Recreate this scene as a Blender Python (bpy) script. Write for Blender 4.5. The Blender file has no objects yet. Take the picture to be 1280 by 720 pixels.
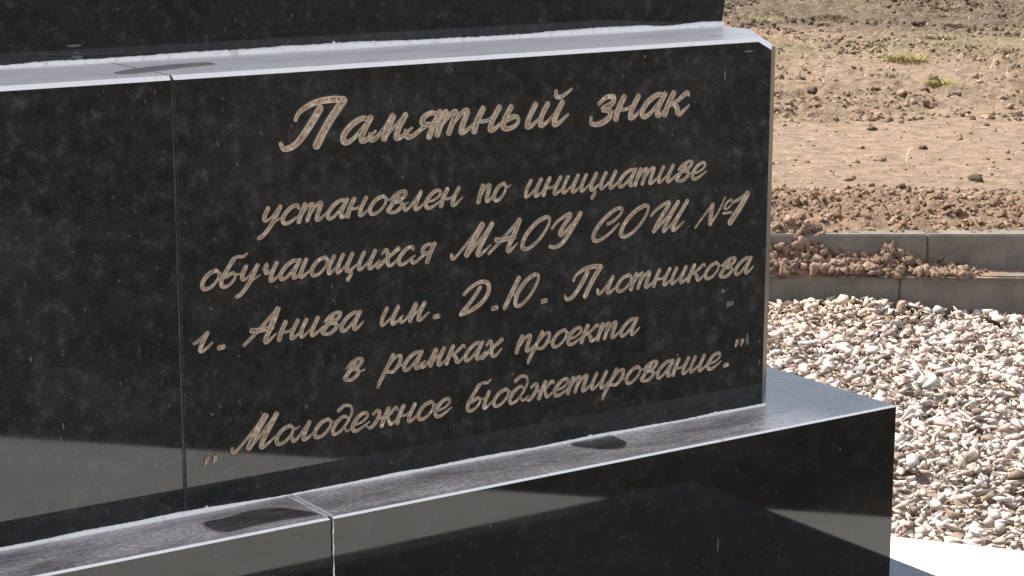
import bpy, bmesh, math, random
import numpy as np
from mathutils import Vector, Matrix

# ------------------------------------------------------------------ camera, sky, sun, exposure
scene = bpy.context.scene
COL = scene.collection
R = math.radians
cam_d = bpy.data.cameras.new('camera')
cam = bpy.data.objects.new('camera', cam_d); COL.objects.link(cam)
cam_d.sensor_width = 36.0; cam_d.lens = 74.0376
cam_d.clip_start = 0.05; cam_d.clip_end = 6000
right = Vector((0.82788087, -0.56090059, 0.00194695)).normalized()
down = Vector((-0.114189, -0.17193762, -0.97846734)).normalized()
fwd = Vector((0.54915746, 0.80983207, -0.20639255)).normalized()
m = Matrix((right, -down, -fwd)).transposed().to_4x4()
m.translation = Vector((0, 0, 1.35))
cam.matrix_world = m
scene.camera = cam

SUN_AZ, SUN_EL = -30.0, 55.0            # azimuth from +Y towards +X
world = bpy.data.worlds.new('World'); scene.world = world
world.use_nodes = True
wn = world.node_tree.nodes; wl = world.node_tree.links
sky = wn.new('ShaderNodeTexSky'); sky.sky_type = 'NISHITA'; sky.sun_disc = False
sky.sun_elevation = R(SUN_EL); sky.sun_rotation = R(SUN_AZ)
sky.air_density = 1.0; sky.dust_density = 1.6; sky.ozone_density = 1.0
bg = wn['Background']; bg.inputs[1].default_value = 0.112
# thin bright cloud, added to the unseen sky to neutralise its blue fill
tcw = wn.new('ShaderNodeTexCoord'); mpw = wn.new('ShaderNodeMapping'); mpw.inputs['Scale'].default_value = (1.0, 1.0, 2.6)
nzw = wn.new('ShaderNodeTexNoise'); nzw.inputs['Scale'].default_value = 2.2; nzw.inputs['Detail'].default_value = 7; nzw.inputs['Roughness'].default_value = 0.6
rpw = wn.new('ShaderNodeValToRGB'); rpw.color_ramp.elements[0].position = 0.36; rpw.color_ramp.elements[0].color = (0.18, 0.18, 0.18, 1)
rpw.color_ramp.elements[1].position = 0.62; rpw.color_ramp.elements[1].color = (0.85, 0.85, 0.85, 1)
mxw = wn.new('ShaderNodeMix'); mxw.data_type = 'RGBA'; mxw.inputs[7].default_value = (5.6, 5.3, 5.15, 1)
wl.new(tcw.outputs['Generated'], mpw.inputs['Vector']); wl.new(mpw.outputs['Vector'], nzw.inputs['Vector'])
wl.new(nzw.outputs['Fac'], rpw.inputs['Fac']); wl.new(rpw.outputs['Color'], mxw.inputs[0])
wl.new(sky.outputs[0], mxw.inputs[6]); wl.new(mxw.outputs[2], bg.inputs[0])
sd = bpy.data.lights.new('sun', 'SUN'); sd.energy = 5.0; sd.angle = R(0.5); sd.color = (1.0, 0.94, 0.86)
sun = bpy.data.objects.new('sun', sd); COL.objects.link(sun)
to_sun = Vector((math.sin(R(SUN_AZ)) * math.cos(R(SUN_EL)), math.cos(R(SUN_AZ)) * math.cos(R(SUN_EL)), math.sin(R(SUN_EL))))
sun.rotation_euler = to_sun.to_track_quat('Z', 'Y').to_euler()
sun.location = (2, 8, 9)
vs = scene.view_settings
vs.view_transform = 'Standard'; vs.look = 'None'; vs.gamma = 1.0; vs.use_curve_mapping = False
vs.exposure = 0.95

rng = np.random.default_rng(7)
random.seed(11)

# ------------------------------------------------------------------ helpers
def tag(o, label=None, cat=None, group=None, kind=None):
    if label: o['label'] = label
    if cat: o['category'] = cat
    if group: o['group'] = group
    if kind: o['kind'] = kind
    return o

def empty(name, loc=(0, 0, 0)):
    o = bpy.data.objects.new(name, None); COL.objects.link(o); o.location = loc
    o.empty_display_size = 0.1
    return o

def link(name, me, mats, parent=None, smooth=False):
    me.name = name
    o = bpy.data.objects.new(name, me); COL.objects.link(o)
    for mt in (mats if isinstance(mats, (list, tuple)) else [mats]): me.materials.append(mt)
    if smooth:
        me.polygons.foreach_set('use_smooth', [True] * len(me.polygons))
    if parent:
        o.parent = parent
        o.matrix_parent_inverse = Matrix.Translation(-parent_world(parent))
    return o

def parent_world(o):
    v = Vector(o.location)
    return v + (parent_world(o.parent) * 0 if o.parent else Vector((0, 0, 0)))

def obj_bm(name, bm, mats, parent=None, smooth=False):
    me = bpy.data.meshes.new(name); bm.normal_update(); bm.to_mesh(me); bm.free()
    return link(name, me, mats, parent, smooth)

def mesh_np(name, verts, faces_flat, sizes, mats, parent=None, smooth=False, tint=None):
    me = bpy.data.meshes.new(name)
    verts = np.asarray(verts, np.float32); n = len(verts)
    me.vertices.add(n); me.vertices.foreach_set('co', verts.ravel())
    ff = np.asarray(faces_flat, np.int32); sz = np.asarray(sizes, np.int32)
    me.loops.add(len(ff)); me.loops.foreach_set('vertex_index', ff)
    me.polygons.add(len(sz))
    st = np.concatenate([[0], np.cumsum(sz)[:-1]]).astype(np.int32)
    me.polygons.foreach_set('loop_start', st); me.polygons.foreach_set('loop_total', sz)
    me.update(calc_edges=True); me.validate()
    if tint is not None:
        a = me.attributes.new('tint', 'FLOAT_COLOR', 'POINT')
        c = np.ones((n, 4), np.float32); c[:, :3] = tint
        a.data.foreach_set('color', c.ravel())
    return link(name, me, mats, parent, smooth)

def lattice(seed):
    return np.random.default_rng(seed).random((256, 256))
def vnoise(x, y, seed):
    L = lattice(seed); xi = np.floor(x).astype(int); yi = np.floor(y).astype(int)
    fx = x - xi; fy = y - yi; fx = fx * fx * (3 - 2 * fx); fy = fy * fy * (3 - 2 * fy)
    a = L[xi & 255, yi & 255]; b = L[(xi + 1) & 255, yi & 255]; c = L[xi & 255, (yi + 1) & 255]; d = L[(xi + 1) & 255, (yi + 1) & 255]
    return (a * (1 - fx) + b * fx) * (1 - fy) + (c * (1 - fx) + d * fx) * fy
def fbm(x, y, seed, oct=4, gain=0.5):
    s = 0; a = 1; t = 0
    for i in range(oct):
        s = s + a * (vnoise(x * 2 ** i + 13.7 * i, y * 2 ** i + 7.1 * i, seed + i) - 0.5); t += a; a *= gain
    return s / t * 2

# ------------------------------------------------------------------ materials
def mat(name, rough=0.6, col=(0.5, 0.5, 0.5), metal=0.0, spec=0.5):
    mt = bpy.data.materials.new(name); mt.use_nodes = True
    p = mt.node_tree.nodes['Principled BSDF']
    p.inputs['Base Color'].default_value = (*col, 1); p.inputs['Roughness'].default_value = rough
    p.inputs['Metallic'].default_value = metal; p.inputs['Specular IOR Level'].default_value = spec
    return mt, mt.node_tree.nodes, mt.node_tree.links, p
def noise(N, Lk, scale, detail=4, rough=0.55, coords=None, stretch=None, dist=0.0):
    tc = N.new('ShaderNodeTexCoord'); out = tc.outputs['Object']
    if stretch:
        mp = N.new('ShaderNodeMapping'); mp.inputs['Scale'].default_value = stretch
        Lk.new(out, mp.inputs['Vector']); out = mp.outputs['Vector']
    n = N.new('ShaderNodeTexNoise'); n.inputs['Scale'].default_value = scale
    n.inputs['Detail'].default_value = detail; n.inputs['Roughness'].default_value = rough
    n.inputs['Distortion'].default_value = dist
    Lk.new(out, n.inputs['Vector']); return n.outputs['Fac']
def ramp(N, Lk, fac, stops):
    r = N.new('ShaderNodeValToRGB'); e = r.color_ramp.elements
    while len(e) < len(stops): e.new(0.5)
    for el, (p, c) in zip(e, stops):
        el.position = p; el.color = (*c, 1) if not isinstance(c, (int, float)) else (c, c, c, 1)
    Lk.new(fac, r.inputs['Fac']); return r.outputs['Color']
def mix(N, Lk, fac, a, b, mode='MIX'):
    x = N.new('ShaderNodeMix'); x.data_type = 'RGBA'; x.blend_type = mode
    for s, i in ((fac, 0), (a, 6), (b, 7)):
        if hasattr(s, 'links') or isinstance(s, bpy.types.NodeSocket): Lk.new(s, x.inputs[i])
        elif isinstance(s, (int, float)): x.inputs[i].default_value = s
        else: x.inputs[i].default_value = (*s, 1)
    return x.outputs[2]
def bump(N, Lk, p, h, strength, dist):
    b = N.new('ShaderNodeBump'); b.inputs['Strength'].default_value = strength; b.inputs['Distance'].default_value = dist
    Lk.new(h, b.inputs['Height']); Lk.new(b.outputs[0], p.inputs['Normal'])

def MAPX(N, Lk, s, a, b):
    m = N.new('ShaderNodeMapRange'); m.inputs[1].default_value = a; m.inputs[2].default_value = b
    Lk.new(s, m.inputs[0]); return m.outputs[0]
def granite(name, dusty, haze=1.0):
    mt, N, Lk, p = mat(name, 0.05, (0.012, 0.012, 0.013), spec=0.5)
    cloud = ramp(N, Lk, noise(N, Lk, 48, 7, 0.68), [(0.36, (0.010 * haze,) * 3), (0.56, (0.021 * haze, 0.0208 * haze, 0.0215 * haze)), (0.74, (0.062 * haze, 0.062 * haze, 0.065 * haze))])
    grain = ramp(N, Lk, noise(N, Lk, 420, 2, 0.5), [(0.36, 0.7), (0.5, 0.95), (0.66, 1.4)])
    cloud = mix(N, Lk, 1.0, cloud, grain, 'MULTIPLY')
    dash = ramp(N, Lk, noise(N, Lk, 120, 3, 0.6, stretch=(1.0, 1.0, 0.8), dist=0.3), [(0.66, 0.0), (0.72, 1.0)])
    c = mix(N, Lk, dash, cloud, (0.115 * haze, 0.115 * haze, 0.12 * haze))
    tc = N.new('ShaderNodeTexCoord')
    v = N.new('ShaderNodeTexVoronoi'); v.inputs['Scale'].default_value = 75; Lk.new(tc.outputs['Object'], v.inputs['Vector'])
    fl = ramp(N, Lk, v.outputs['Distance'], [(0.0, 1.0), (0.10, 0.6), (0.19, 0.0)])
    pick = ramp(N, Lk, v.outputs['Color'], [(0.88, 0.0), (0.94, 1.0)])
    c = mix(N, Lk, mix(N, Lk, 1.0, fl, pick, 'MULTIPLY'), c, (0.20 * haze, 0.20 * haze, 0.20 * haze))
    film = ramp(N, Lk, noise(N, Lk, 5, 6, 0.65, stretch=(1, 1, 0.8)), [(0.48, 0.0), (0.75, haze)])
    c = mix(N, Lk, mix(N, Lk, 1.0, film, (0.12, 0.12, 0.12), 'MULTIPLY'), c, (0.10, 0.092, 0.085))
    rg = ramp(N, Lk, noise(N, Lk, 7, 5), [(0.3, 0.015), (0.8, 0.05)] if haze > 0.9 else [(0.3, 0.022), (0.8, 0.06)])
    if dusty:
        d1 = noise(N, Lk, 9, 8, 0.72, stretch=(0.5, 1.6, 1)); d2 = noise(N, Lk, 160, 4, 0.7)
        k = ramp(N, Lk, d1, [(0.34, 0.42), (0.50, 0.74), (0.62, 1.0)])
        g = ramp(N, Lk, d2, [(0.35, 0.55), (0.65, 1.0)])
        k = mix(N, Lk, 1.0, k, g, 'MULTIPLY')
        k = mix(N, Lk, 1.0, k, (min(dusty, 1),) * 3, 'MULTIPLY')
        k = mix(N, Lk, 1.0, k, ramp(N, Lk, noise(N, Lk, 5, 7, 0.7, stretch=(1, 3.5, 1), dist=0.8), [(0.38, 0.60), (0.50, 1.0)]), 'MULTIPLY')
        sx = N.new('ShaderNodeSeparateXYZ'); Lk.new(N.new('ShaderNodeTexCoord').outputs['Object'], sx.inputs[0])
        k = mix(N, Lk, 1.0, k, ramp(N, Lk, MAPX(N, Lk, sx.outputs[0], 2.03, 2.13), [(0.0, 1.0), (1.0, 0.22 if dusty < 1 else 0.6)]), 'MULTIPLY')
        if dusty > 1: k = mix(N, Lk, ramp(N, Lk, noise(N, Lk, 14, 6, 0.7, stretch=(0.4, 3, 1)), [(0.36, 0.45), (0.5, 0.95)]), k, (1.0, 1.0, 1.0))
        c = mix(N, Lk, k, c, (0.92, 0.91, 0.90) if dusty > 1 else (0.86, 0.79, 0.77))
        rg = mix(N, Lk, mix(N, Lk, 1.0, k, (0.75,) * 3, 'MULTIPLY'), rg, (0.5, 0.5, 0.5))
        bump(N, Lk, p, d2, 0.25, 0.002)
    if dusty:
        c = mix(N, Lk, ramp(N, Lk, noise(N, Lk, 210, 4, 0.75), [(0.62, 0.0), (0.68, 1.0)]), c, (0.93, 0.92, 0.91))  # sparkle painted as white specks over the dust
    Lk.new(c, p.inputs['Base Color']); Lk.new(rg, p.inputs['Roughness'])
    return mt
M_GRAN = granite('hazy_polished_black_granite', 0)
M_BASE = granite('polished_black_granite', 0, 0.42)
M_HONED = mat('honed_granite_corner', 0.38, (0.05, 0.048, 0.048))[0]
M_LEDGE = granite('dusty_black_granite', 0.95)
M_CAP = granite('glare_whitened_granite', 1.2)  # dusty plinth top, with sun glare painted in as near-white
M_CLEAN = granite('lightly_dusted_black_granite', 0.20)
mt, N, Lk, p = mat('highlit_sawn_arris', 0.35, (0.6, 0.58, 0.57))  # pale sawn edge, whitened so the edge highlight sits in the colour
Lk.new(ramp(N, Lk, noise(N, Lk, 23, 8, 0.8), [(0.30, (0.30, 0.29, 0.285)), (0.40, (0.93, 0.925, 0.92))]), p.inputs['Base Color']); M_ARRIS = mt
mt, N, Lk, p = mat('white_silicone', 0.14, (0.9, 0.89, 0.88))
Lk.new(ramp(N, Lk, noise(N, Lk, 60, 5, 0.7), [(0.30, (0.66, 0.64, 0.62)), (0.45, (0.95, 0.945, 0.94))]), p.inputs['Base Color'])
bump(N, Lk, p, noise(N, Lk, 250, 3), 0.6, 0.002); M_SEAL = mt
mt, N, Lk, p = mat('dark_joint_filler', 0.35, (0.02, 0.02, 0.02))
Lk.new(ramp(N, Lk, noise(N, Lk, 40, 4, 0.7), [(0.40, (0.014, 0.014, 0.014)), (0.65, (0.06, 0.058, 0.056))]), p.inputs['Base Color']); M_JOINT = mt
M_DAMP = mat('damp_pale_streak', 0.12, (0.42, 0.40, 0.40), spec=0.5)[0]
M_SILT = mat('dried_silt_rim', 0.7, (0.30, 0.275, 0.255))[0]
mt, N, Lk, p = mat('water_film', 0.05, (0.085, 0.076, 0.072), spec=0.55)
Lk.new(ramp(N, Lk, noise(N, Lk, 26, 6, 0.7, stretch=(0.6, 2.5, 1)), [(0.35, (0.040, 0.036, 0.034)), (0.65, (0.15, 0.132, 0.122))]), p.inputs['Base Color'])
Lk.new(ramp(N, Lk, noise(N, Lk, 20, 4), [(0.4, 0.02), (0.7, 0.25)]), p.inputs['Roughness']); M_WATER = mt
mt, N, Lk, p = mat('gold_engraving_paint', 0.5, (0.42, 0.33, 0.24), metal=0.0, spec=0.4)
Lk.new(ramp(N, Lk, noise(N, Lk, 170, 6, 0.75), [(0.34, (0.15, 0.095, 0.055)), (0.46, (0.31, 0.215, 0.135)), (0.58, (0.50, 0.37, 0.25)), (0.68, (0.92, 0.80, 0.66))]), p.inputs['Base Color'])  # the brightest stop paints glints into the gold
bump(N, Lk, p, noise(N, Lk, 500, 3), 0.5, 0.0008); M_GOLD = mt
M_GLINT = mat('painted_edge_glint', 0.40, (0.60, 0.50, 0.41))[0]  # glint along the stroke edges, painted as a paler colour
M_RIM = mat('shadowed_engraving_rim', 0.4, (0.010, 0.006, 0.005))[0]  # dark letter rim, with the groove's shadow edge painted in
M_SMUDGE = mat('dried_splash', 0.6, (0.11, 0.11, 0.11))[0]

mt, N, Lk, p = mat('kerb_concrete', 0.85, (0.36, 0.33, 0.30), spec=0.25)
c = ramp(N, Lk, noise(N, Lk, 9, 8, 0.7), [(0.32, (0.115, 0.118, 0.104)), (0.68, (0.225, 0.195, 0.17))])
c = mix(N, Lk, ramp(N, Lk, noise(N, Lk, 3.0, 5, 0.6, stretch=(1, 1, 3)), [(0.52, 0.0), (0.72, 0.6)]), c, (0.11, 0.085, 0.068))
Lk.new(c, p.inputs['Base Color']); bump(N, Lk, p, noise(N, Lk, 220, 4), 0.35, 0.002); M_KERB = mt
mt, N, Lk, p = mat('pale_paving', 0.75, (0.75, 0.74, 0.72), spec=0.3)
Lk.new(ramp(N, Lk, noise(N, Lk, 12, 8, 0.7), [(0.3, (0.66, 0.645, 0.62)), (0.7, (0.80, 0.79, 0.77))]), p.inputs['Base Color'])
bump(N, Lk, p, noise(N, Lk, 300, 3), 0.3, 0.001); M_PAVE = mt

def tinted(name, rough, nscale, lo, hi, bscale=120, bstr=0.4, bdist=0.003):
    mt, N, Lk, p = mat(name, rough, spec=0.2)
    a = N.new('ShaderNodeAttribute'); a.attribute_name = 'tint'
    n = ramp(N, Lk, noise(N, Lk, nscale, 6, 0.65), [(0.3, (lo,) * 3), (0.7, (hi,) * 3)])
    Lk.new(mix(N, Lk, 1.0, a.outputs['Color'], n, 'MULTIPLY'), p.inputs['Base Color'])
    bump(N, Lk, p, noise(N, Lk, bscale, 5, 0.7), bstr, bdist)
    return mt
M_GRAVEL = tinted('crushed_stone', 0.85, 90, 0.82, 1.12, 260, 0.5, 0.002)
M_SOIL = tinted('bare_soil', 0.95, 14, 0.60, 1.28, 45, 1.0, 0.02)
M_CLOD = tinted('soil_clod', 0.95, 60, 0.75, 1.2, 160, 0.6, 0.004)
M_PLANT = tinted('plant_blade', 0.6, 30, 0.8, 1.2, 60, 0.1, 0.001)
mt, N, Lk, p = mat('front_ground', 0.95, (0.06, 0.055, 0.035), spec=0.1)
c = ramp(N, Lk, noise(N, Lk, 1.3, 8, 0.7), [(0.35, (0.042, 0.042, 0.030)), (0.5, (0.068, 0.062, 0.050)), (0.68, (0.15, 0.125, 0.10))])
Lk.new(c, p.inputs['Base Color']); bump(N, Lk, p, noise(N, Lk, 40, 6, 0.7), 0.9, 0.03); M_FRONT = mt
mt, N, Lk, p = mat('gravel_bed_soil', 0.95, (0.22, 0.185, 0.158), spec=0.1); M_BED = mt

# ------------------------------------------------------------------ ground
K0 = np.array([4.388, 4.4202]); U = np.array([0.805, -0.593]); Nn = np.array([0.593, 0.805])
def kw(u, w): return K0[0] + u * U[0] + w * Nn[0], K0[1] + u * U[1] + w * Nn[1]
def to_kw(x, y):
    dx, dy = x - K0[0], y - K0[1]
    return dx * U[0] + dy * U[1], dx * Nn[0] + dy * Nn[1]

def off(u): return 0.098 + 0.05 * np.clip(u, -2.5, 4.5)      # the soil edge follows the upper kerb
# base sheet to the horizon (dark grass and earth on the near side)
bm = bmesh.new()
q = [bm.verts.new(v) for v in ((-3000, -3000, -0.09), (3000, -3000, -0.09), (3000, 3000, -0.09), (-3000, 3000, -0.09))]
bm.faces.new(q); g = obj_bm('ground', bm, M_FRONT); tag(g, kind='structure')

# bare soil plateau behind the kerbs
tail = 3.0 * 1.35 ** np.arange(1, 23)
u = np.concatenate([-1.7 - tail[::-1], np.arange(-1.7, 3.3, 0.016), 3.3 + tail])
wv = [0.0]
while wv[-1] < 12.5: wv.append(wv[-1] + min(0.012 + 0.0022 * wv[-1], 0.035))
w = np.concatenate([np.array(wv), 12.5 + tail * 0.8])
UU, WW = np.meshgrid(u, w, indexing='ij')
def sstep(a, b, x):
    t = np.clip((x - a) / (b - a), 0, 1); return t * t * (3 - 2 * t)
edge = 0.72 + 0.18 * fbm(UU * 2.2, WW * 1.0, 50, 3)
band = 1 - sstep(edge - 0.10, edge + 0.10, WW)                     # dug strip next to the kerb
rough2 = sstep(2.7, 3.3, WW + 0.45 * fbm(UU * 1.6, WW * 1.2, 60, 3)) # clotted ground farther back
rough2 = rough2 * (0.40 + 1.1 * np.clip(fbm(UU * 1.5 + 3, WW * 1.1, 65, 3) + 0.45, 0, 1))
far = sstep(6.4, 7.6, WW + 0.7 * fbm(UU * 0.8, WW * 0.8, 70, 3))
ridge = 1 - np.abs(fbm(UU * 16 + WW * 5, WW * 15, 80, 3))
Z = 0.187 + 0.02 * sstep(0.0, 1.0, WW) + 0.012 * fbm(UU * 1.1, WW * 1.1, 90, 3)
Z += 0.0040 * fbm(UU * 22, WW * 22, 95, 3)
Z += 0.0085 * fbm(UU * 5, WW * 11, 97, 3)
Z += band * (0.036 * fbm(UU * 17 + 6 * WW, WW * 19, 100, 4, 0.6) + 0.016 * (ridge - 0.7) + 0.012)
Z += rough2 * (0.050 * fbm(UU * 11, WW * 13, 110, 4, 0.7) + 0.004)
Z += far * 0.045 * fbm(UU * 7, WW * 8, 120, 5, 0.65)
Z *= np.where(WW < 0.03, 0.99, 1)
fade = np.clip(1 - (np.maximum(np.abs(UU - 0.8) - 4, 0) + np.maximum(WW - 14, 0)) / 20, 0, 1)
Z = 0.2 + (Z - 0.2) * fade
X, Y = kw(UU, WW + off(UU))
tan_c = np.array([0.27, 0.195, 0.138]); band_c = np.array([0.235, 0.163, 0.113]); r2_c = np.array([0.235, 0.172, 0.120]); far_c = np.array([0.125, 0.096, 0.068])
tint = tan_c + (r2_c - tan_c) * np.clip(rough2, 0, 1)[..., None] * 0.8
tint = tint + (band_c - tint) * band[..., None]
tint = tint + (far_c - tint) * far[..., None] * 0.85
olive = np.clip(fbm(UU * 0.9 + 9, WW * 0.7, 130, 4) * 2.2 - 0.15, 0, 0.75) * sstep(3.5, 5.0, WW)
tint = tint + (np.array([0.175, 0.155, 0.085]) - tint) * olive[..., None]
ni, nj = UU.shape
idx = np.arange(ni * nj).reshape(ni, nj)
F = np.stack([idx[:-1, :-1], idx[1:, :-1], idx[1:, 1:], idx[:-1, 1:]], -1).reshape(-1, 4)
SV = np.stack([X, Y, Z], -1).reshape(-1, 3)
bx, by = kw(u, np.full(ni, 0.045)); o1 = np.ones(ni)                 # the cut bank and the narrow shelf of soil behind the lower kerb
rows = [np.stack([X[:, 0], Y[:, 0], 0.088 * o1], -1), np.stack([bx, by, 0.088 * o1], -1), np.stack([bx, by, -0.12 * o1], -1)]
prev = idx[:, 0]; extra = []
for k in range(3):
    cur = ni * nj + k * ni + np.arange(ni); extra.append(np.stack([cur[:-1], cur[1:], prev[1:], prev[:-1]], -1)); prev = cur
F = np.concatenate([F] + extra)
soil = mesh_np('soil_ground', np.concatenate([SV] + rows), F.ravel(), np.full(len(F), 4), M_SOIL, smooth=True, tint=np.concatenate([tint.reshape(-1, 3), np.tile(band_c, (3 * ni, 1))]))
tag(soil, kind='structure')
def soil_z(x, y):
    uu, ww = to_kw(np.asarray(x, float), np.asarray(y, float)); ww = ww - off(uu)
    iu = np.clip(np.searchsorted(u, uu), 0, ni - 1); iw = np.clip(np.searchsorted(w, ww), 0, nj - 1)
    return Z[iu, iw]

# pale diamond-shaped paving round the memorial
pv = [(1.09, -0.48), (3.36, 1.915), (3.43, 2.14), (1.09, 5.36), (-1.25, 2.14), (-1.18, 1.915)]
bm = bmesh.new()
lo = [bm.verts.new((x, y, -0.10)) for x, y in pv]; hi = [bm.verts.new((x, y, 0.0)) for x, y in pv]
top = bm.faces.new(hi); n = len(pv)
for i in range(n): bm.faces.new((lo[i], lo[(i + 1) % n], hi[(i + 1) % n], hi[i]))
bmesh.ops.bevel(bm, geom=list(top.edges), offset=0.006, segments=2, affect='EDGES')
tag(obj_bm('pavement', bm, M_PAVE), kind='structure')

# ------------------------------------------------------------------ crushed stone
def hull_templates(n, npts, squash, seed, jitter=0.25):
    rg = np.random.default_rng(seed); out = []
    for _ in range(n):
        d = rg.normal(size=(npts, 3)); d /= np.linalg.norm(d, axis=1)[:, None]
        d *= (1 - jitter * rg.random((npts, 1)))
        d *= np.array([1.0, rg.uniform(*squash[0]), rg.uniform(*squash[1])])
        bm = bmesh.new()
        for v in d: bm.verts.new(v)
        r = bmesh.ops.convex_hull(bm, input=bm.verts)
        bmesh.ops.delete(bm, geom=[v for v in bm.verts if not v.link_faces], context='VERTS')
        bm.verts.index_update(); bm.normal_update()
        V = np.array([v.co[:] for v in bm.verts]); Fs = [[v.index for v in f.verts] for f in bm.faces]
        bm.free(); out.append((V, Fs))
    return out
def rotmats(n, rg, tilt):
    a = rg.uniform(0, 2 * np.pi, n); b = rg.normal(0, tilt, n); c = rg.normal(0, tilt, n)
    ca, sa, cb, sb, cc, sc = np.cos(a), np.sin(a), np.cos(b), np.sin(b), np.cos(c), np.sin(c)
    z = np.zeros(n); o = np.ones(n)
    Rz = np.stack([ca, -sa, z, sa, ca, z, z, z, o], -1).reshape(n, 3, 3)
    Rx = np.stack([o, z, z, z, cb, -sb, z, sb, cb], -1).reshape(n, 3, 3)
    Ry = np.stack([cc, z, sc, z, o, z, -sc, z, cc], -1).reshape(n, 3, 3)
    return Ry @ Rx @ Rz
def scatter(name, templates, pos, size, cols, mtl, rg, tilt=0.5, smooth=False):
    n = len(pos); which = rg.integers(0, len(templates), n); Rm = rotmats(n, rg, tilt)
    Vs, Fs, Ss, Ts, off = [], [], [], [], 0
    for t, (V, Fc) in enumerate(templates):
        k = np.where(which == t)[0]
        if not len(k): continue
        P = np.einsum('kij,vj->kvi', Rm[k], V) * size[k][:, None, None] + pos[k][:, None, :]
        fl = np.array([i for f in Fc for i in f]); sz = np.array([len(f) for f in Fc])
        Fs.append((fl[None] + off + (np.arange(len(k)) * len(V))[:, None]).ravel()); Ss.append(np.tile(sz, len(k)))
        Vs.append(P.reshape(-1, 3)); Ts.append(np.repeat(cols[k], len(V), 0)); off += len(k) * len(V)
    return mesh_np(name, np.concatenate(Vs), np.concatenate(Fs), np.concatenate(Ss), mtl, tint=np.concatenate(Ts), smooth=smooth)

def gravel_z(x, y):
    uu, ww = to_kw(x, y)
    z = -0.012 + 0.030 * fbm(x * 2.1, y * 2.1, 200, 3)
    z = z + 0.030 * np.exp(-((uu + 0.12) / 0.20) ** 2 - ((ww + 0.08) / 0.16) ** 2) + 0.022 * np.exp(-((uu + 0.5) / 0.25) ** 2 - ((ww + 0.12) / 0.2) ** 2)
    d = (x - 2.883) * 0.809 + (y - 2.89) * 0.588                       # distance from the paving edge
    return np.where(d < 0.12, np.minimum(z, -0.02 + 0.1 * d), z)
# bed under the stones
gu = np.arange(-3.2, 3.4, 0.06); gw = np.arange(-3.4, 0.02, 0.06)
GU, GW = np.meshgrid(gu, gw, indexing='ij'); GX, GY = kw(GU, GW)
GZ = gravel_z(GX, GY) - 0.03
inside = ((GX - 2.883) * 0.809 + (GY - 2.89) * 0.588) < 0
GZ = np.where(inside, -0.06, GZ)
gi = np.arange(GU.size).reshape(GU.shape)
keep = ((GX - 2.883) * 0.809 + (GY - 2.89) * 0.588)[:-1, :-1] > -0.15
FF = np.stack([gi[:-1, :-1], gi[1:, :-1], gi[1:, 1:], gi[:-1, 1:]], -1)[keep]
tag(mesh_np('gravel_bed', np.stack([GX, GY, GZ], -1).reshape(-1, 3), FF.ravel(), np.full(len(FF), 4), M_BED, smooth=True), kind='structure')
NS = 54000
su = rng.uniform(-1.7, 3.3, NS); sw = rng.uniform(-2.6, -0.004, NS)
sx, sy = kw(su, sw)
d = (sx - 2.883) * 0.809 + (sy - 2.89) * 0.588
okk = (d > 0.004)
su, sw, sx, sy = su[okk], sw[okk], sx[okk], sy[okk]; n = len(sx)
layer = rng.random(n)
size = np.clip(rng.lognormal(math.log(0.0162), 0.46, n), 0.006, 0.040)
sz = gravel_z(sx, sy) + (layer - 0.75) * 0.026 + size * 0.15
base = np.array([0.53, 0.455, 0.405])
cols = base * rng.uniform(0.78, 1.22, (n, 1)) * (1 + rng.normal(0, 0.05, (n, 3)) * np.array([1, 0.4, 1]))
pink = rng.random(n) < 0.14; cols[pink] *= np.array([0.95, 0.84, 0.81])
grey = rng.random(n) < 0.07; cols[grey] = np.array([0.40, 0.385, 0.37]) * rng.uniform(0.7, 1.3, (grey.sum(), 1))
brown = rng.random(n) < 0.10; cols[brown] = np.array([0.23, 0.175, 0.135]) * rng.uniform(0.7, 1.2, (brown.sum(), 1))
warm = np.exp(-((su + 0.35) / 0.35) ** 2 - ((sw + 0.15) / 0.22) ** 2)
cols = cols * (1 - warm[:, None] * np.array([0.0, 0.08, 0.20]))
tmpl = hull_templates(34, 9, ((0.45, 0.95), (0.24, 0.55)), 3, 0.5)
tag(scatter('gravel', tmpl, np.stack([sx, sy, sz], -1), size, np.clip(cols, 0.03, 0.85), M_GRAVEL, rng, 0.5), 
    'pale crushed stone between the white paving and the lower kerb', 'gravel', kind='stuff')

# ------------------------------------------------------------------ the memorial
mem = empty('memorial', (1.092, 2.64, 0.0))
tag(mem, 'polished black granite memorial with gold Cyrillic script on its stepped plinth', 'memorial')

def block(name, foot, z0, z1, mats, parent, arris=0.0, front_arris=True, slant=None):
    """A stone slab: footprint polygon (counter-clockwise), slot 0 sides, 1 top, 2 the worked arris."""
    bm = bmesh.new(); n = len(foot)
    lo = [bm.verts.new((x, y, z0)) for x, y in foot]
    ft = slant if slant else foot
    hi = [bm.verts.new((x, y, z1)) for x, y in ft]
    bm.faces.new(lo[::-1]); top = bm.faces.new(hi); top.material_index = 1
    for i in range(n): bm.faces.new((lo[i], lo[(i + 1) % n], hi[(i + 1) % n], hi[i]))
    return bm, top

def arris_bevel(bm, off, edge_ok, segs=1, index=2):
    es = [e for e in bm.edges if edge_ok(e)]
    bmesh.ops.bevel(bm, geom=es, offset=off, segments=segs, affect='EDGES', material=index)

def is_top(z):  return lambda e: all(abs(v.co.z - z) < 1e-5 for v in e.verts)

S_Z, B_Z, P_Z = 0.19, 0.514, 1.0733
# lower step
bm, top = block('lower_step', [(-0.212, 1.55), (2.396, 1.55), (2.396, 3.42), (-0.212, 3.42)], 0.0005, S_Z, None, mem)
arris_bevel(bm, 0.004, lambda e: is_top(S_Z)(e), 2, 0)
obj_bm('lower_step', bm, [M_BASE, M_CLEAN, M_ARRIS], mem)
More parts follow.
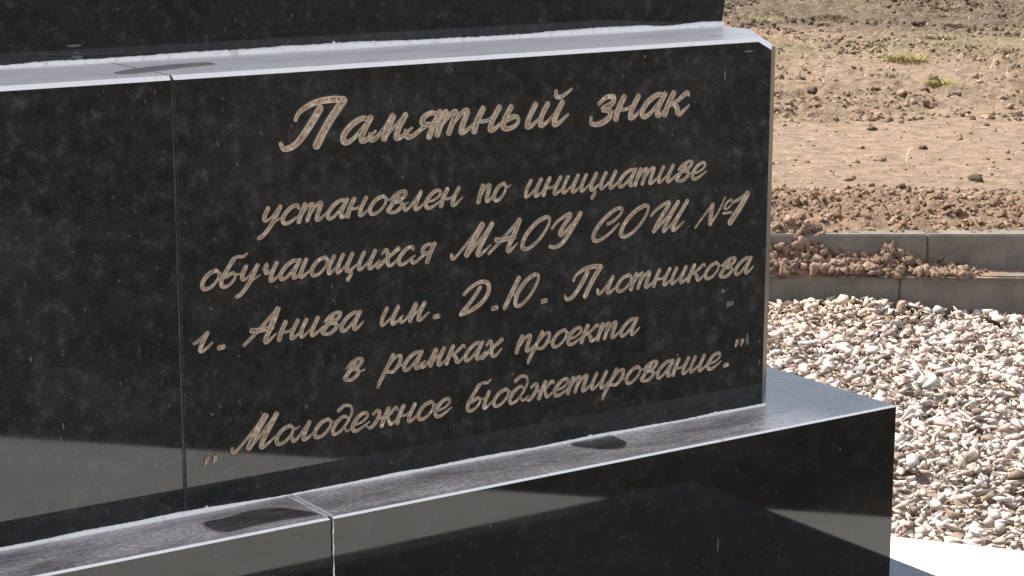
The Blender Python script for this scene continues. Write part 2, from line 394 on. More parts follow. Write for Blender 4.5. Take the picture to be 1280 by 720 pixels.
# base: two slabs
YB = 3.04; YF = 2.2405
for x0, x1 in ((-0.043, 1.2420), (1.2455, 2.2275)):
    bm, top = block('base_slab', [(x0, YF), (x1, YF), (x1, YB), (x0, YB)], S_Z + 0.0005, B_Z, None, mem)
    arris_bevel(bm, 0.0028, lambda e: is_top(B_Z)(e), 1, 2)
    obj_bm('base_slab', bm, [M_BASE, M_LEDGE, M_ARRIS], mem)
bm = bmesh.new(); bmesh.ops.create_cube(bm, size=1)
for v in bm.verts: v.co = Vector((1.24375 + v.co.x * 0.0045, (YF + YB) / 2 + 0.002 + v.co.y * (YB - YF - 0.0005), (S_Z + B_Z) / 2 + v.co.z * (B_Z - S_Z - 0.0035)))
obj_bm('joint_filler', bm, M_JOINT, mem)
# plinth: two slabs, front corner chamfers
PF, PB = 2.35, 2.93; JX = 1.0935
for k, (x0, x1) in enumerate(((0.07, JX - 0.0012), (JX + 0.0012, 2.114))):
    c = 0.061
    foot = [(x0 + (c if k == 0 else 0), PF), (x1 - (c if k == 1 else 0), PF)]
    if k == 1: foot += [(x1, PF + c), (x1, PB)]
    else: foot += [(x1, PB)]
    foot += [(x0, PB)]
    if k == 0: foot += [(x0, PF + c)]
    bm, top = block('plinth_slab', foot, B_Z + 0.0005, P_Z, None, mem)
    sgn = 1 if k == 1 else -1; ex = x1 if k == 1 else x0
    A = Vector((ex - sgn * 0.085, PF, P_Z)); B = Vector((ex - sgn * 0.061, PF, P_Z - 0.0124)); C = Vector((ex, PF + 0.1215, P_Z))
    nrm = (B - A).cross(C - A).normalized()
    if nrm.z < 0: nrm = -nrm
    bmesh.ops.bisect_plane(bm, geom=bm.verts[:] + bm.edges[:] + bm.faces[:], plane_co=A, plane_no=nrm, clear_outer=True)
    be = [e for e in bm.edges if e.is_boundary]
    bmesh.ops.holes_fill(bm, edges=be, sides=0)
    bm.normal_update()
    for f in bm.faces:
        if abs(f.normal.dot(nrm)) > 0.9999: f.material_index = 1
    for f in bm.faces:
        if abs(f.normal.z) < 0.05 and abs(f.normal.x) > 0.4 and abs(f.normal.y) > 0.4: f.material_index = 3
    arris_bevel(bm, 0.0055, lambda e: all(v.co.z > P_Z - 0.05 for v in e.verts) and any(f.material_index == 1 for f in e.link_faces) and any(f.normal.y < -0.9 for f in e.link_faces), 1, 2)
    arris_bevel(bm, 0.0016, lambda e: abs(e.verts[0].co.x - e.verts[1].co.x) < 1e-4 and abs(e.verts[0].co.z - e.verts[1].co.z) > 0.3 and abs(e.verts[0].co.x - JX) < 0.01 and e.verts[0].co.y < PF + 0.01, 1, 0)
    sl = obj_bm('plinth_slab', bm, [M_GRAN, M_CAP, M_ARRIS, M_HONED], mem)
    if k == 1: text_slab = sl
bm = bmesh.new(); bmesh.ops.create_cube(bm, size=1)
for v in bm.verts: v.co = Vector((JX + v.co.x * 0.0030, (PF + PB) / 2 + 0.0012 + v.co.y * (PB - PF - 0.0005), (B_Z + P_Z) / 2 + v.co.z * (P_Z - B_Z - 0.004)))
obj_bm('joint_filler', bm, M_JOINT, mem)
# stele
SF, SB = 2.541, 2.741
bm = bmesh.new()
prof = [(0.0, 2.1185), (0.045, 2.1255), (0.25, 2.140), (0.48, 2.120), (0.68, 2.04)]
sec = []
for dz, xr in prof:
    xl = 2 * 1.092 - xr
    sec.append([bm.verts.new((x, y, P_Z + 0.0005 + dz)) for x, y in ((xl, SF), (xr, SF), (xr, SB), (xl, SB))])
for a, b in zip(sec[:-1], sec[1:]):
    for i in range(4): bm.faces.new((a[i], a[(i + 1) % 4], b[(i + 1) % 4], b[i]))
bm.faces.new(sec[0][::-1]); bm.faces.new(sec[-1])
arris_bevel(bm, 0.0022, lambda e: len(e.link_faces) == 2 and abs(e.verts[0].co.y - e.verts[1].co.y) < 1e-5 and abs(e.verts[0].co.z - e.verts[1].co.z) > 0.02, 1, 2)
obj_bm('stele', bm, [M_GRAN, M_LEDGE, M_ARRIS], mem)

# silicone beads in the re-entrant joints
def bead(name, x0, x1, y, z, r, lump, seed, gaps=()):
    rg = np.random.default_rng(seed); xs = np.arange(x0, x1, 0.0012); n = len(xs); K = 8
    a = fbm(xs * 130, xs * 0 + seed, 300 + seed, 3, 0.8); b = fbm(xs * 9, xs * 0 + 3, 320 + seed, 2)
    rr = r * np.clip(0.95 + 0.22 * lump * a + 0.75 * b, 0.3, 1.7)
    for _ in range(int((x1 - x0) * 2)):
        c = rg.uniform(x0, x1); rr += r * rg.uniform(0.2, 1.0) * np.exp(-((xs - c) / rg.uniform(0.0012, 0.0035)) ** 2)
    for g0, g1 in gaps: rr = np.where((xs > g0) & (xs < g1), r * 0.25, rr)
    th = np.linspace(0, 2 * np.pi, K, endpoint=False)
    V = np.stack([np.repeat(xs[:, None], K, 1), y + np.cos(th)[None] * rr[:, None] * 0.9, z + np.sin(th)[None] * rr[:, None]], -1).reshape(-1, 3)
    i = np.arange(n - 1)[:, None] * K; j = np.arange(K)[None]; j2 = (j + 1) % K
    Fq = np.stack([i + j, i + K + j, i + K + j2, i + j2], -1).reshape(-1, 4)
    return mesh_np(name, V, Fq.ravel(), np.full(len(Fq), 4), M_SEAL, mem, smooth=True)
bead('sealant_bead', 0.14, 2.060, PF - 0.0005, B_Z + 0.001, 0.0034, 0.9, 1)
bead('sealant_bead', 0.10, 2.116, SF - 0.0005, P_Z + 0.001, 0.0052, 0.8, 2)
# smeared sealant over the base joint, on the ledge
ys = np.linspace(YF + 0.004, PF - 0.004, 24)
for k, (dx, hw) in enumerate(((-0.0035, 0.0016), (0.0045, 0.0012))):
    bm = bmesh.new(); pr = None
    for i, yy in enumerate(ys):
        h = hw * (0.7 + 0.7 * random.random()); o = 1.24375 + dx + random.uniform(-0.0005, 0.0005)
        cur = [bm.verts.new((o - h, yy, B_Z + 0.0002)), bm.verts.new((o, yy, B_Z + 0.0014)), bm.verts.new((o + h, yy, B_Z + 0.0002))]
        if pr:
            bm.faces.new((pr[0], pr[1], cur[1], cur[0])); bm.faces.new((pr[1], pr[2], cur[2], cur[1]))
        pr = cur
    obj_bm('joint_smear', bm, M_SEAL, mem, True)
for xj, yj, z0, z1, hw, mt_ in ((1.2455, YF - 0.0006, S_Z + 0.02, B_Z - 0.004, 0.0010, M_SEAL), (JX + 0.0030, PF - 0.0006, 0.60, P_Z - 0.006, 0.0005, M_JOINT)):
    bm = bmesh.new(); pr = None                                     # a thin run of sealant down a vertical joint
    for zz in np.arange(z0, z1, 0.005):
        h = hw * (0.2 + 1.1 * random.random()); o = xj + random.uniform(-0.0005, 0.0005)
        cur = [bm.verts.new((o - h, yj + 0.0004, zz)), bm.verts.new((o + h, yj + 0.0004, zz))]
        if pr: bm.faces.new((pr[0], pr[1], cur[1], cur[0]))
        pr = cur
    obj_bm('joint_smear', bm, mt_, mem)

# puddles of rain water on the ledges
def film(name, pts, z, label, mtl=None):
    P = [Vector((x, y)) for x, y in pts]; n = len(P); out = []
    for i in range(n):
        p0, p1, p2, p3 = P[i - 1], P[i], P[(i + 1) % n], P[(i + 2) % n]
        for t in (0, 0.33, 0.66):
            q = 0.5 * ((2 * p1) + (p2 - p0) * t + (2 * p0 - 5 * p1 + 4 * p2 - p3) * t * t + (3 * p1 - p0 - 3 * p2 + p3) * t ** 3)
            out.append(q + Vector((random.uniform(-0.0016, 0.0016), random.uniform(-0.0008, 0.0008))))
    c = sum(out, Vector((0, 0))) / len(out)
    bm = bmesh.new()
    lo = [bm.verts.new((q.x, q.y, z + 0.0001)) for q in out]
    hi = [bm.verts.new((q.x + (c.x - q.x) * 0.05, q.y + (c.y - q.y) * 0.10, z + 0.0009)) for q in out]
    m = len(out); f = bm.faces.new(hi)
    for i in range(m): bm.faces.new((lo[i], lo[(i + 1) % m], hi[(i + 1) % m], hi[i])).material_index = 1
    bmesh.ops.recalc_face_normals(bm, faces=bm.faces[:])
    if f.normal.z < 0: bmesh.ops.reverse_faces(bm, faces=bm.faces[:])
    tag(obj_bm(name, bm, [mtl or M_WATER, M_SILT]), label, 'puddle')
film('puddle', [(1.6891, 2.344), (1.7353, 2.3629), (1.7615, 2.3555), (1.7649, 2.3331), (1.7613, 2.3056), (1.7417, 2.2796), (1.7152, 2.2876), (1.6918, 2.3129)], B_Z, 'small dark puddle against the plinth under the script, right half')
film('puddle', [(1.0956, 2.3112), (1.1356, 2.3154), (1.1695, 2.3243), (1.2073, 2.313), (1.2336, 2.2735), (1.2349, 2.2529), (1.1829, 2.2605), (1.1347, 2.2585), (1.1056, 2.2555), (1.0908, 2.2766)], B_Z, 'long dark puddle on the ledge just left of the base joint')
film('puddle', [(1.0475, 2.4191), (1.1045, 2.4555), (1.1615, 2.4712), (1.2021, 2.4688), (1.1939, 2.4383), (1.1445, 2.4237), (1.0909, 2.402), (1.0506, 2.3952)], P_Z, 'thin wet streak on the pale plinth top in front of the stele', M_DAMP)

# dried splashes on the polished faces
for sx_, sz_, sy_, sw_, sh_ in [(1.9829, 0.6813, 2.35, 0.006, 0.006), (1.9907, 0.6816, 2.35, 0.002, 0.005), (2.0205, 0.6227, 2.35, 0.004, 0.012), (1.9716, 0.7021, 2.35, 0.004, 0.004), (1.047, 1.0971, 2.541, 0.011, 0.0022), (1.0518, 1.0816, 2.541, 0.011, 0.0026), (1.0499, 1.0878, 2.541, 0.006, 0.0012), (1.9652, 1.0227, 2.35, 0.002, 0.008), (2.0095, 1.0551, 2.35, 0.012, 0.0016), (1.8803, 0.3541, 2.2405, 0.002, 0.014), (1.4852, 0.4574, 2.2405, 0.002, 0.002), (2.1143, 0.4618, 2.2405, 0.002, 0.002), (2.0444, 0.6158, 2.35, 0.0015, 0.002), (2.0455, 0.5834, 2.35, 0.0015, 0.006), (0.9349, 0.656, 2.35, 0.0015, 0.005), (1.411, 0.5179, 2.35, 0.002, 0.003)]:
    bm = bmesh.new(); vv = []
    for i in range(9):
        a = i / 9 * 6.2832; r = random.uniform(0.6, 1.1)
        vv.append(bm.verts.new((sx_ + math.cos(a) * sw_ * r, sy_ - 0.0003, sz_ + math.sin(a) * sh_ * r)))
    f = bm.faces.new(vv); bm.normal_update()
    if f.normal.y > 0: bmesh.ops.reverse_faces(bm, faces=[f])
    obj_bm('dried_splash', bm, M_SMUDGE, mem)

# ------------------------------------------------------------------ inscription
S = {}
def G(ch, adv, *strokes): S[ch] = (adv, strokes)
G('а', 0.98, [(.74,.90),(.5,1.0),(.2,.75),(.05,.32),(.18,.03),(.42,.2),(.72,.85)], [(.76,1.0),(.66,.4),(.70,.06),(.86,.10),(1.06,.42,.6)])
G('о', 0.86, [(.52,.98),(.22,.82),(.05,.4),(.18,.04),(.48,.10),(.70,.5),(.64,.86),(.46,.98)], [(.62,.9,.6),(.80,.74,.5),(.98,.84,.5)])
G('п', 0.95, [(.10,.98),(.04,.5),(.04,.04)], [(.06,.35),(.32,.88),(.54,.94),(.54,.5),(.56,.08),(.72,.08),(.96,.42,.6)])
G('н', 0.98, [(.12,1.0),(.04,.5),(.05,.04)], [(.04,.48,.8),(.34,.44,.7),(.62,.62,.8)], [(.68,1.0),(.58,.45),(.60,.06),(.76,.08),(1.0,.42,.6)])
G('т', 1.24, [(.08,.98),(.03,.5),(.02,.04)], [(.05,.4),(.28,.90),(.44,.92),(.42,.5),(.40,.06)], [(.42,.4),(.66,.92),(.82,.92),(.80,.45),(.82,.06),(.98,.10),(1.24,.44,.6)])
G('м', 1.26, [(-.06,.30,.7),(.04,.06),(.22,.18),(.44,.70),(.52,.97)], [(.52,.97,1.1),(.46,.5,1.2),(.46,.06)], [(.46,.10,.8),(.66,.5,.7),(.92,.97,.9)], [(.93,1.0),(.84,.45),(.86,.06),(1.02,.08),(1.28,.42,.6)])
G('л', 0.92, [(-.10,.34,.7),(.02,.06),(.20,.18),(.42,.70),(.54,.97)], [(.55,1.0),(.48,.45),(.50,.06),(.68,.08),(.94,.42,.6)])
G('и', 0.98, [(.12,.98),(.04,.5),(.08,.08),(.22,.08),(.46,.45,.8),(.62,.97)], [(.64,1.0),(.56,.45),(.58,.06),(.74,.08),(1.0,.44,.6)])
G('й', 0.98, *S['и'][1], [(.28,1.52,.7),(.36,1.28,.9),(.56,1.26,.9),(.84,1.56,.7)])
G('ы', 1.34, [(.14,.98),(.05,.5),(.08,.12),(.28,.02),(.52,.16),(.54,.42),(.36,.54),(.12,.42)], [(1.0,1.0),(.92,.45),(.94,.06),(1.10,.08),(1.36,.44,.6)])
G('я', 0.98, [(-.16,.34,.6),(-.02,.06),(.16,.08),(.40,.36),(.62,.52)], [(.80,.90),(.56,1.0),(.34,.84),(.34,.60),(.56,.50),(.80,.54)], [(.84,1.0),(.76,.5),(.72,-.02)])
G('з', 0.90, [(.10,.80),(.30,1.06),(.58,1.04),(.60,.76),(.30,.54),(.58,.44),(.66,.14),(.36,-.12),(.04,-.08),(-.06,.22,.8)], [(.66,.3,.5),(.92,.5,.5)])
G('к', 0.92, [(.14,1.02),(.06,.5),(.04,.04)], [(.78,.86,.9),(.66,.97),(.40,.66,.8),(.14,.46,.7)], [(.26,.52,.8),(.46,.30),(.56,.06),(.70,.06),(.92,.38,.6)])
G('у', 0.88, [(.12,.98),(.06,.52),(.16,.30),(.36,.42,.8),(.60,.92)], [(.64,1.0),(.56,.45),(.42,-.12),(.22,-.52),(.08,-.62)], [(.40,-.1,.5),(.62,.2,.5),(.88,.44,.5)])
G('с', 0.82, [(.64,.80),(.54,.97),(.26,.86),(.05,.40),(.16,.05),(.42,.08),(.80,.44,.6)])
G('в', 0.92, [(.06,.70,.8),(.22,.98),(.52,1.14),(.72,1.04),(.62,.74),(.28,.58),(.60,.54),(.70,.28),(.48,.0),(.16,.02),(.02,.20)], [(.40,1.0,.9),(.26,.6),(.12,.18)], [(.66,.34,.5),(.98,.46,.5)])
G('е', 0.82, [(.10,.38,.8),(.42,.46,.8),(.64,.74),(.52,.98),(.24,.86),(.05,.40),(.16,.05),(.42,.06),(.82,.42,.6)])
G('б', 0.88, [(.34,1.50),(.18,1.0),(.04,.36),(.18,.03),(.46,.10),(.62,.46),(.48,.72),(.20,.56)], [(.22,1.40,.9),(.46,1.58,.9),(.72,1.56,.9),(.86,1.70,.8)], [(.56,.62,.5),(.88,.62,.5)])
G('ч', 0.95, [(.08,.72,.7),(.20,.97),(.22,.66),(.30,.48),(.58,.66,.8)], [(.64,1.0),(.56,.45),(.58,.06),(.74,.08),(1.0,.44,.6)])
G('ю', 1.30, [(.10,.98),(.04,.45),(.06,.06),(.20,.08),(.52,.46,.7)], [(.98,.98),(.68,.82),(.51,.4),(.64,.04),(.92,.10),(1.14,.5),(1.08,.86),(.92,.98)], [(1.08,.9,.6),(1.24,.74,.5),(1.42,.84,.5)])
G('щ', 1.44, [(.12,.98),(.04,.5),(.07,.07),(.20,.08),(.40,.45,.8),(.54,.97)], [(.54,1.0),(.46,.5),(.48,.07),(.62,.08),(.82,.45,.8),(.98,.97)], [(.98,1.0),(.90,.45),(.92,.07),(1.10,.08),(1.44,.46,.6)], [(1.06,.1,.8),(1.18,-.14,.8),(1.10,-.46,.9)])
G('ц', 1.06, [(.12,.98),(.04,.5),(.08,.08),(.22,.08),(.46,.45,.8),(.62,.97)], [(.64,1.0),(.56,.45),(.58,.07),(.74,.08),(1.06,.44,.6)], [(.72,.08,.8),(.86,-.14,.8),(.78,-.46,.9)])
G('х', 0.96, [(.06,.76,.8),(.20,.98),(.36,.70),(.46,.24),(.60,.05),(.76,.12),(.94,.42,.6)], [(.82,.98),(.46,.56,.8),(.02,.04)])
G('г', 0.85, [(-.04,.50,.8),(.14,.62),(.42,.97)], [(.44,1.0),(.34,.5),(.32,.08),(.50,.06),(.78,.42,.7)])
G('р', 0.92, [(.22,1.06),(.10,.4),(-.08,-.42),(-.10,-.72,.7)], [(.12,.42),(.36,.88),(.62,.92),(.66,.50),(.46,.08),(.14,.12)], [(.62,.3,.5),(.92,.42,.5)])
G('д', 0.94, [(.68,.80),(.42,.98),(.16,.74),(.05,.32),(.18,.03),(.44,.16),(.66,.62),(.74,1.14),(.58,1.52),(.28,1.60),(.06,1.36)], [(.6,.3,.5),(.78,.08,.6),(1.0,.34,.5)])
G('ж', 1.42, [(.10,.82),(.26,.98),(.42,.80),(.36,.34),(.16,.04),(-.06,.20,.7)], [(.80,1.0),(.72,.5),(.70,.04)], [(.40,.50,.7),(.74,.54,.7)], [(1.28,.84),(1.14,.98),(.94,.66,.8),(.76,.5,.7)], [(.86,.54,.8),(1.02,.2),(1.16,.05),(1.42,.40,.6)])
# capitals, 1.8 high
G('П', 1.62, [(.02,1.10,.9),(.06,1.42),(.40,1.72,1.15),(.90,1.80,1.2),(1.22,1.76)], [(.62,1.48,1.1),(.52,.8,1.1),(.34,.16),(.06,-.02),(-.14,.22,.9)], [(1.24,1.74,1.1),(1.06,.9,1.1),(.98,.02,1.1)])
G('М', 1.76, [(-.12,.22,.8),(.02,-.02),(.24,.26,.9),(.86,1.76)], [(.88,1.78,1.3),(.74,1.0,1.3),(.66,.10,1.2)], [(.68,.04,.9),(1.02,.8,.9),(1.36,1.72)], [(1.38,1.78,1.1),(1.26,.9,1.1),(1.20,.12),(1.38,.04),(1.72,.50,.6)])
G('А', 1.46, [(-.02,.02,.9),(.30,.56,.9),(.90,1.74)], [(.94,1.80,1.2),(.94,1.0,1.2),(.90,.20),(1.02,.02),(1.30,.42,.6)], [(.08,.78,1.1),(.40,.74,1.2),(1.02,.82,1.1)])
G('О', 1.34, [(.80,1.80),(.40,1.52),(.08,.82),(.12,.16),(.46,.02),(.86,.44),(1.08,1.20),(1.02,1.70),(.76,1.80)])
G('У', 1.36, [(-.04,1.06,.9),(.14,1.46),(.56,1.80,1.1),(.70,1.66),(.54,1.10),(.50,.70),(.70,.66),(1.16,1.62,.8)], [(1.22,1.78,1.1),(1.06,.84),(.82,.08),(.50,-.10),(.22,-.02,1.1)])
G('С', 1.32, [(.56,.92,1.1),(.80,1.06),(1.04,1.48),(.98,1.78),(.64,1.74),(.22,1.20),(.02,.50),(.12,.06),(.42,-.04),(.86,.34),(1.14,.86,.7)])
G('Ш', 1.96, [(-.02,1.10,.9),(.14,1.44),(.56,1.80,1.1),(.72,1.66),(.54,.80,1.1),(.46,.10)], [(.46,.06,.9),(.72,.5,.8),(1.16,1.72)], [(1.18,1.78,1.1),(1.04,.9),(.98,.10),(1.12,.10,.8),(1.36,.6,.8),(1.66,1.70)], [(1.68,1.78),(1.50,.8),(1.46,.14),(1.62,.06),(1.94,.50,.6)])
G('Д', 1.48, [(.04,1.16,1.1),(.24,1.50,1.1),(.70,1.78,1.1),(1.16,1.62),(1.34,1.06),(1.12,.46),(.62,.10),(.24,.0)], [(.80,1.46,.8),(.60,.8,.8),(.28,.06,1.0)])
G('Ю', 1.78, [(.34,1.72),(.22,.9),(.10,.02)], [(.24,.80,.8),(.46,.74,.7),(.66,.92,.8)], [(1.20,1.80),(.84,1.50),(.58,.82),(.66,.16),(.98,.04),(1.34,.50),(1.52,1.24),(1.46,1.70),(1.18,1.80)])
G('№', 2.0, [(.04,.0,.8),(.22,.6,.8),(.46,1.30,.9)], [(.50,1.36),(.60,.8,1.1),(.78,.12,1.1)], [(.80,.10,.8),(.98,.9,.8),(1.02,1.72,.7)], [(1.44,1.52,.7),(1.26,1.40,.7),(1.22,1.04,.7),(1.40,.98,.7),(1.54,1.26,.7),(1.44,1.52,.7)], [(1.26,.70,.7),(1.72,.72,.7)])
G('1', 0.8, [(.02,1.34,.8),(.22,1.50,.9),(.46,1.80,1.1)], [(.48,1.80,1.3),(.44,1.0,1.3),(.32,.06,1.3)])
G('.', 0.42, [(.10,.07,1.35),(.14,.09,1.4),(.18,.11,1.35)])
G('„', 0.9, [(.20,.32,1.1),(.22,.22,1.0),(.14,-.02,.5)], [(.66,.32,1.1),(.68,.22,1.0),(.60,-.02,.5)])
CAPS = 'ПМАОУСШДЮ№1'
SL = 0.25; SLC = 0.33; KLOG = []
def spline(pts):
    P = [np.array([p[0], p[1], p[2] if len(p) > 2 else 1.0]) for p in pts]
    if len(P) == 2: P = [P[0], (P[0] + P[1]) / 2, P[1]]
    P = [2 * P[0] - P[1]] + P + [2 * P[-1] - P[-2]]
    out = []
    for i in range(1, len(P) - 2):
        for t in np.linspace(0, 1, 7)[:-1]:
            a, b, c, d = P[i - 1], P[i], P[i + 1], P[i + 2]
            out.append(0.5 * (2 * b + (c - a) * t + (2 * a - 5 * b + 4 * c - d) * t * t + (3 * b - a - 3 * c + d) * t ** 3))
    out.append(P[-2]); return np.array(out)

def stroke(bm, P, W, y0):
    """A pen stroke as a shallow grooved ribbon with round ends, on the plane y = y0 facing -Y."""
    n = len(P); T = np.gradient(P, axis=0); T /= np.linalg.norm(T, axis=1)[:, None] + 1e-12
    Nr = np.stack([-T[:, 1], T[:, 0]], -1)
    secs = []
    def ring(p, nr, w):
        pr = []
        for k, d in ((-1.52, 0.00012), (-1.0, 0.0013), (-0.78, 0.0014), (0.0, 0.00030), (0.78, 0.0014), (1.0, 0.0013), (1.52, 0.00012)):
            q = p + nr * k * w
            pr.append(bm.verts.new((q[0], y0 - d, q[1])))
        return pr
    for ang in (80, 55, 28):
        a = math.radians(ang); secs.append(ring(P[0] - T[0] * W[0] * math.sin(a), Nr[0], W[0] * math.cos(a)))
    for i in range(n): secs.append(ring(P[i], Nr[i], W[i]))
    for ang in (28, 55, 80):
        a = math.radians(ang); secs.append(ring(P[-1] + T[-1] * W[-1] * math.sin(a), Nr[-1], W[-1] * math.cos(a)))
    for a, b in zip(secs[:-1], secs[1:]):
        for k in range(6):
            f = bm.faces.new((a[k], b[k], b[k + 1], a[k + 1]))
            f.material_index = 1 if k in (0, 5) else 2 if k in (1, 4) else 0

def word(bm, text, x0, x1, base, xh, sw, cap):
    sc = xh - sw; scc = (cap - sw) / 1.8
    strokes = []; cx = 0.0
    for ch in text:
        adv, st = S[ch]; s = scc if ch in CAPS else sc
        for pts in st:
            sp = spline(pts)
            strokes.append((cx + (sp[:, 0] + (SLC if ch in CAPS else SL) * sp[:, 1]) * s, sp[:, 1] * s, sp[:, 2] * (1.12 if ch in CAPS and ch != '№' else 1.0)))
        cx += (adv + (0.05 if ch in CAPS else -0.02)) * s
    mn = min((x.min()) for x, y, w in strokes) - sw / 2; mx = max(x.max() for x, y, w in strokes) + sw / 2
    k = (x1 - x0 - sw) / (mx - mn - sw)
    for x, y, w in strokes:
        X = x0 + sw / 2 + (x - mn - sw / 2) * k
        ty = np.gradient(y) / (np.hypot(np.gradient(x), np.gradient(y)) + 1e-9)
        ty = np.convolve(np.pad(ty, 4, mode='edge'), np.ones(9) / 9, 'valid')
        W = w * (0.93 - 0.21 * ty) * sw * 0.5 * (1 + 0.06 * np.random.default_rng(len(x)).normal())
        stroke(bm, np.stack([X, base + sw / 2 + y], -1), W, PF)
    KLOG.append((text, round(float(k), 3)))

L1 = dict(xh=0.0375, sw=0.0068, cap=0.0650); L2 = dict(xh=0.0280, sw=0.0047, cap=0.0465)
LINES = [
 (L1, 0.9685, [('Памятный', 1.2356, 1.6950), ('знак', 1.7211, 1.9023)]),
 (L2, 0.8730, [('установлен', 1.2032, 1.5144), ('по', 1.5352, 1.5925), ('инициативе', 1.6126, 1.9361)]),
 (L2, 0.8010, [('обучающихся', 1.1226, 1.4698), ('МАОУ', 1.4920, 1.7105), ('СОШ', 1.7282, 1.9017), ('№', 1.9126, 1.9860), ('1', 1.978, 2.0155)]),
 (L2, 0.7220, [('г', 1.1091, 1.1390), ('.', 1.1435, 1.1545), ('Анива', 1.1786, 1.3589), ('им', 1.3817, 1.4604), ('.', 1.4645, 1.4755), ('Д', 1.5059, 1.5572), ('.', 1.5587, 1.5697), ('Ю', 1.5782, 1.6397), ('.', 1.6415, 1.6525), ('Плотникова', 1.6800, 2.0305)]),
 (L2, 0.6555, [('в', 1.3230, 1.3595), ('рамках', 1.3751, 1.5783), ('проекта', 1.5983, 1.8178)]),
 (L2, 0.5840, [('Молодежное', 1.1578, 1.4956), ('бюджетирование', 1.5169, 1.9725), ('.', 1.9740, 1.9845)]),
]
for li, (st, base, words) in enumerate(LINES):
    ws = [(t, x0, x1, base, st) for t, x0, x1 in words]
    if li == 5: ws += [('„', 1.1194, 1.1391, 0.5750, dict(L2, sw=0.0042)), ('„', 1.9945, 2.0125, 0.6130, dict(L2, sw=0.0042))]
    for t, x0, x1, bs, st_ in ws:
        bm = bmesh.new(); word(bm, t, x0, x1, bs, **st_)
        bmesh.ops.recalc_face_normals(bm, faces=bm.faces[:])
        fl = [f for f in bm.faces if f.normal.y > 0]
        if fl: bmesh.ops.reverse_faces(bm, faces=fl)
        obj_bm('full_stop' if t == '.' else 'quotation_mark' if t == '„' else 'inscription_word', bm, [M_GOLD, M_RIM, M_GLINT], text_slab)

# ------------------------------------------------------------------ kerbs
def kerb(name, p0, p1, z0, z1, thick, label, nxt):
    p0 = Vector(p0); p1 = Vector(p1); t = (p1 - p0).normalized(); nr = Vector((-t.y, t.x))
    if nr.y < 0: nr = -nr
    p0 = p0 + t * nxt; p1 = p1 - t * nxt
    bm = bmesh.new()
    c = [p0, p1, p1 + nr * thick, p0 + nr * thick]
    lo = [bm.verts.new((q.x, q.y, z0)) for q in c]; hi = [bm.verts.new((q.x, q.y, z1)) for q in c]
    bm.faces.new(lo[::-1]); bm.faces.new(hi)
    for i in range(4): bm.faces.new((lo[i], lo[(i + 1) % 4], hi[(i + 1) % 4], hi[i]))
    bmesh.ops.recalc_face_normals(bm, faces=bm.faces[:])
    bmesh.ops.bevel(bm, geom=[e for e in bm.edges], offset=0.004, segments=2, affect='EDGES')
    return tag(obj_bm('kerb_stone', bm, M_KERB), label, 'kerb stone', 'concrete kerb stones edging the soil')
KL = np.array([0.805, -0.593]); KU = np.array([0.833, -0.553])
low0 = np.array([4.388, 4.4202]); up0 = np.array([4.5045, 4.4278])
LAB = {('l', 0): 'lower grey concrete kerb stone with gravel heaped on its foot, left of the joint',
       ('l', 1): 'lower grey concrete kerb stone, bare face, right of the joint above the gravel',
       ('u', 0): 'upper grey concrete kerb stone half buried by the brown soil heap',
       ('u', 1): 'upper grey concrete kerb stone with a clean face at the right edge'}
for k, where in ((-1, 'first of its row at the left end, behind the memorial'), (2, 'third along its row, right of the bare one'), (3, 'last of its row at the right end')):
    LAB[('l', k)] = 'lower grey concrete kerb stone, ' + where
    LAB[('u', k)] = 'upper grey concrete kerb stone, ' + where
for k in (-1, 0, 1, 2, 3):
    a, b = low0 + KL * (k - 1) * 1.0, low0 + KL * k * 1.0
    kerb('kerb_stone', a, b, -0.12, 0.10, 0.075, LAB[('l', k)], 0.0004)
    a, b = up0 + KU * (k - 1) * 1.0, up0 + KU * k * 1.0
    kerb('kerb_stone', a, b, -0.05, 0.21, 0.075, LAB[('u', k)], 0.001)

# ------------------------------------------------------------------ clods, heap, litter, plants
def lump_templates(n, seed, amp=0.17, f0=1.5, f1=5, jit=0.09):
    rg = np.random.default_rng(seed); out = []
    for _ in range(n):
        bm = bmesh.new(); bmesh.ops.create_icosphere(bm, subdivisions=2, radius=1)
        s = rg.uniform(0.55, 1.0, 3); s[2] *= 0.8; ph = rg.uniform(0, 6.3, (5, 3)); fr = rg.uniform(f0, f1, (5, 3)) * rg.choice([-1, 1], (5, 3))
        for v in bm.verts:
            c = np.array(v.co); k = 1 + sum(amp * math.sin(fr[i] @ c + ph[i, 0]) for i in range(5)) + rg.normal(0, jit)
            v.co = Vector(c * k * s)
        bm.verts.index_update()
        out.append((np.array([v.co[:] for v in bm.verts]), [[v.index for v in f.verts] for f in bm.faces])); bm.free()
    return out
LT = lump_templates(10, 5)
CT = lump_templates(16, 17, 0.17, 3.0, 8.0, 0.13)
# loose crumbs over the whole soil
n = 30000
cu = rng.uniform(-1.3, 2.8, n); q = rng.random(n)
cw = np.where(q < 0.26, rng.uniform(0.0, 0.85, n), np.where(q < 0.275, rng.uniform(0.8, 2.6, n), rng.uniform(2.6, 11.5, n)))
clump = fbm(cu * 1.4, cw * 1.6, 500, 3) + 0.35 * fbm(cu * 5, cw * 6, 510, 2)
okk = (cw < 2.6) | (clump > rng.uniform(-0.2, 0.35, n)); cu, cw = cu[okk], cw[okk]; n = len(cu)
cx, cy = kw(cu, cw + off(cu))
siz = np.clip(rng.lognormal(math.log(0.0066), 0.45, n), 0.003, 0.018) * np.where(cw > 2.6, 1.5, 1.0)
cc = np.where((cw < 0.85)[:, None], band_c, np.where((cw > 6.8)[:, None], far_c, r2_c)) * rng.uniform(0.55, 1.35, (n, 1))
pos = np.stack([cx, cy, soil_z(cx, cy) + siz * 0.15], -1)
